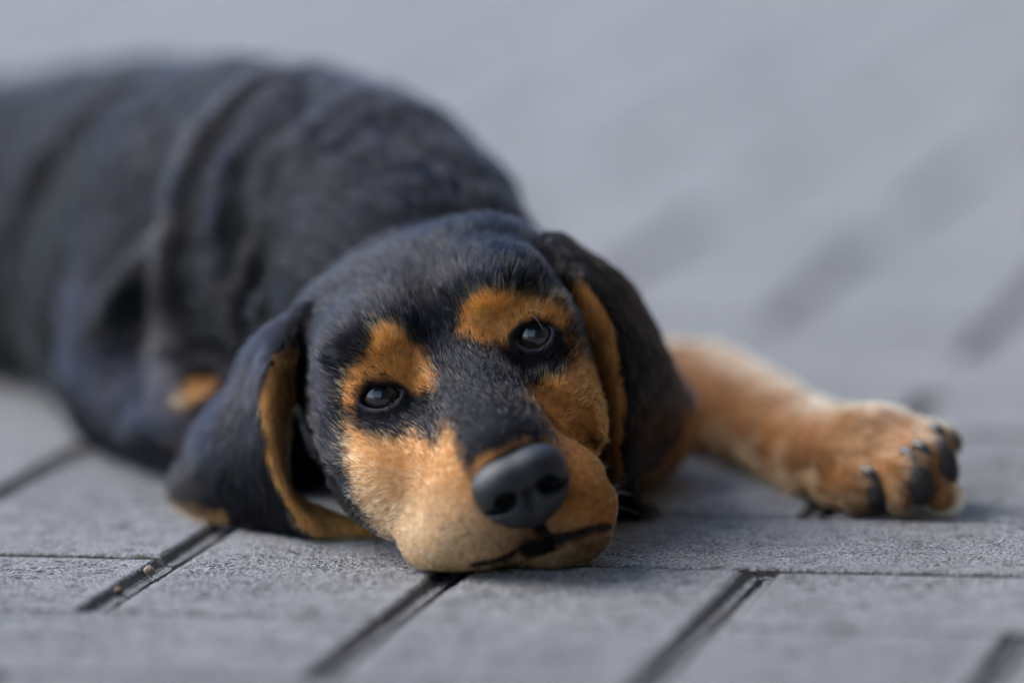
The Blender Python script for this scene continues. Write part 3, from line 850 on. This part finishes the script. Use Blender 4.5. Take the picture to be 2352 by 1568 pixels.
# ------------------------------------------------------------------ crumbs on the paving
def stone(name, px, py, z, r, col, label, cat, seed):
    c = G(px, py, z); q = np.random.default_rng(seed); vs, fs_ = [], []
    U_, V_ = 20, 14
    for j in range(V_ + 1):
        t = math.pi * j / V_
        for i in range(U_):
            a = 2 * math.pi * i / U_; d = np.array([math.sin(t) * math.cos(a), math.sin(t) * math.sin(a), math.cos(t) * .85])
            vs.append(d * r * (1 + .22 * vnoise(d * 3 + seed, 2.0) + .12 * vnoise(d * 8 + seed, 2.0)))
    for j in range(V_):
        for i in range(U_): fs_.append((j * U_ + i, (j + 1) * U_ + i, (j + 1) * U_ + (i + 1) % U_, j * U_ + (i + 1) % U_))
    o = mesh_obj(name, vs, fs_, mat_plain(name + '_grit', col, .9, .0006, 900)); o.location = c / 1000
    tag(o, label, cat); return o
stone('pebble', 343, 1310, -.2, 1.9, (.30, .23, .17), 'tiny round brown pebble stuck in the joint left of the muzzle', 'pebble', 3)
stone('soil_crumb', 272, 1356, -1.6, 1.6, (.17, .11, .065), 'brown crumb of soil in the joint, below the round pebble', 'crumb', 9)
g0 = G(322, 1290, -1.5); M_GR = mat_plain('grass_green', (.10, .22, .05), .6)
sp = bpy.data.objects.new('grass_sprout', None); sc.collection.objects.link(sp); sp.location = g0 / 1000
tag(sp, 'single tiny green sprout growing beside the pebble', 'sprout')
for pts in ([g0, g0 + [.6, 0, 1.4], g0 + [1.1, 0, 3.0]], [g0 + [.5, 0, 1.2], g0 + [-.2, 0, 2.2], g0 + [-.6, -.3, 2.4]]):
    o = tapered('blade', pts, [.16, .2, .05], M_GR, None, seg=6, n=4); o.parent = sp; o.matrix_parent_inverse = Matrix.Translation(Vector(-g0 / 1000))

# ------------------------------------------------------------------ fur
def groom(p, n, lab):
    g = np.tile(np.array([0.0, 0, -1.0]), (len(p), 1))
    q = p - EYE0; s = q @ SD; u = q @ UP; f = q @ FW
    head = (lab == 1) | (lab == 9) | (lab == 10) | (lab == 0)
    hd = -FW[None] * 1.0 + SD[None] * (np.sign(s) * np.clip(np.abs(s) / 30, 0, 1) * .45)[:, None] \
        + UP[None] * (np.where(u > -12, .35, -.55 * np.clip(-(u + 12) / 15, 0, 1)))[:, None]
    g = np.where(head[:, None], hd, g)
    body = np.array([-.55, .8, -.25]); g = np.where((lab == 4)[:, None], body[None], g)
    g = np.where((lab == 5)[:, None], np.array([.75, -.6, -.1])[None], g)
    g = np.where((lab == 6)[:, None], np.array([-.2, .1, -1])[None], g)
    bw = np.where(lab == 4, .45, 1.0)[:, None]
    g = g + np.stack([vnoise(p + o, 12) for o in (0, 40, 80)], -1) * .28 * bw + np.stack([vnoise(p + o, 4) for o in (7, 47, 87)], -1) * .14 * bw
    g -= n * (g * n).sum(1)[:, None]
    return g / np.maximum(np.linalg.norm(g, axis=1, keepdims=True), 1e-6)

def make_fur(name, sel, count, length, rad, lift=.28, npts=5, tuft=22, clump=.38):
    fi = np.where(sel)[0]
    tri = np.concatenate([F[fi][:, [0, 1, 2]], F[fi][:, [0, 2, 3]]])
    ar = np.linalg.norm(np.cross(V[tri[:, 1]] - V[tri[:, 0]], V[tri[:, 2]] - V[tri[:, 0]]), axis=1)
    ar = ar * np.interp(V[tri[:, 0], 1], [0, 180, 400], [1, 1, .35]) if 'body' in name else ar
    t = rng.choice(len(tri), count, p=ar / ar.sum())
    a = rng.random(count); b = rng.random(count); m = a + b > 1; a[m] = 1 - a[m]; b[m] = 1 - b[m]
    T = tri[t]; w = np.stack([1 - a - b, a, b], 1)
    p = (V[T] * w[:, :, None]).sum(1); n = (N[T] * w[:, :, None]).sum(1); n /= np.linalg.norm(n, axis=1, keepdims=True)
    lab = LV[T[:, 0]]
    # bare places: mouth groove, lids, nose seat, underside on the ground
    ok = (p[:, 2] > 1.2) & (lab != 10)
    for i in range(2): ok &= almond(p, i)[0] > .35
    qn = (p - NC) @ NF.T
    ok &= ~((np.abs(qn[:, 0]) < 11.5) & (np.abs(qn[:, 2] + 1) < 8) & (qn[:, 1] > -6))
    p, n, lab = p[ok], n[ok], lab[ok]; k = len(p)
    col = coat(p, lab, 13.0); d = groom(p, n, lab)
    L = length(p, lab) * rng.uniform(.7, 1.15, k)
    for i in range(2): L = L * np.interp(almond(p, i)[0], [0, 7], [.28, 1])
    lf = lift * (1 + .5 * vnoise(p, 5)) * rng.uniform(.6, 1.5, k)
    jit = rng.normal(0, .05 if 'body' in name else .09, (k, 3))
    P3 = np.zeros((k, npts, 3)); P3[:, 0] = p - n * .3
    dirv = d + n * lf[:, None] + jit
    for i in range(1, npts):
        dv = dirv - n * (lf * .55 * i / npts)[:, None] * 1.2
        dv /= np.linalg.norm(dv, axis=1, keepdims=True)
        P3[:, i] = P3[:, i - 1] + dv * (L / (npts - 1))[:, None]
    P3[:, :, 2] = np.maximum(P3[:, :, 2], .5)
    # tufts: hairs lean towards their nearest leader and share its tone
    ns = max(10, int(k / tuft)); ld = rng.choice(k, ns, replace=False)
    kd = kdtree.KDTree(ns)
    for i_, v_ in enumerate(p[ld]): kd.insert(v_, i_)
    kd.balance()
    own = np.array([kd.find(v_)[1] for v_ in p]); tipd = (P3[ld[own], -1] - p[ld[own]]) * (L / np.maximum(L[ld[own]], .1))[:, None]
    tgt = p[ld[own]] + tipd
    for i in range(1, npts):
        f_ = clump * (i / (npts - 1)) ** 1.5
        line = p[ld[own]] + tipd * (i / (npts - 1))
        P3[:, i] = P3[:, i] * (1 - f_) + line * f_
    P3[:, :, 2] = np.maximum(P3[:, :, 2], .5)
    col = col * rng.normal(1, .30, ns).clip(.4, 1.9)[own][:, None]
    cv = bpy.data.hair_curves.new(name)
    cv.add_curves([npts] * k)
    cv.attributes['position'].data.foreach_set('vector', (P3 / 1000).astype(np.float32).ravel())
    ra = cv.attributes.get('radius') or cv.attributes.new('radius', 'FLOAT', 'POINT')
    prof = np.array([1, .95, .8, .55, .12]) if npts == 5 else np.linspace(1, .12, npts)
    rr_ = rad(p, lab)[:, None] * prof[None] / 1000
    ra.data.foreach_set('value', rr_.astype(np.float32).ravel())
    ca = cv.attributes.new('hair_col', 'FLOAT_COLOR', 'CURVE')
    var = rng.normal(1, .16, (k, 1)).clip(.5, 1.6); col = (col * var)
    # a few pale hairs in the dark, a few dark hairs in the tan
    dark = col.sum(1) < .12
    pale = dark & (rng.random(k) < (.0 if 'body' in name else .03)); col[pale] = np.array([.22, .16, .12])
    dk = (~dark) & (rng.random(k) < .05); col[dk] *= .35
    c4 = np.ones((k, 4), np.float32); c4[:, :3] = np.clip(col, .002, .95)
    ca.data.foreach_set('color', c4.ravel())
    o = bpy.data.objects.new(name, cv); sc.collection.objects.link(o); cv.materials.append(M_HAIR); o.parent = dog
    return o
cf = V[F].mean(1); lf_ = LV[F[:, 0]]
q_ = cf - EYE0
headf = ((lf_ == 1) | (lf_ == 9) | (lf_ == 10) | (lf_ == 0)) & (q_ @ FW > -75)
earf = (lf_ == 2) | (lf_ == 8)
legf = (lf_ == 5) | (lf_ == 6)
restf = ~(headf | earf | legf) & (cf[:, 0] > -560)
def hlen(p, lab):
    f = (p - EYE0) @ FW; return np.interp(f, [-50, -10, 20, 45, 60], [8.5, 6.0, 4.0, 3.0, 2.2])
if not PREVIEW:
    make_fur('head_fur', headf, 190000, hlen, lambda p, l: np.full(len(p), .062), lift=.24, clump=.48)
    make_fur('ear_fur', earf, 90000, lambda p, l: np.full(len(p), 5.5), lambda p, l: np.full(len(p), .06), lift=.16)
    make_fur('leg_fur', legf, 60000, lambda p, l: np.full(len(p), 7.0), lambda p, l: np.full(len(p), .08))
    make_fur('body_fur', restf, 170000, lambda p, l: np.full(len(p), 9.0), lambda p, l: np.full(len(p), .11), lift=.07, tuft=40, clump=.3)
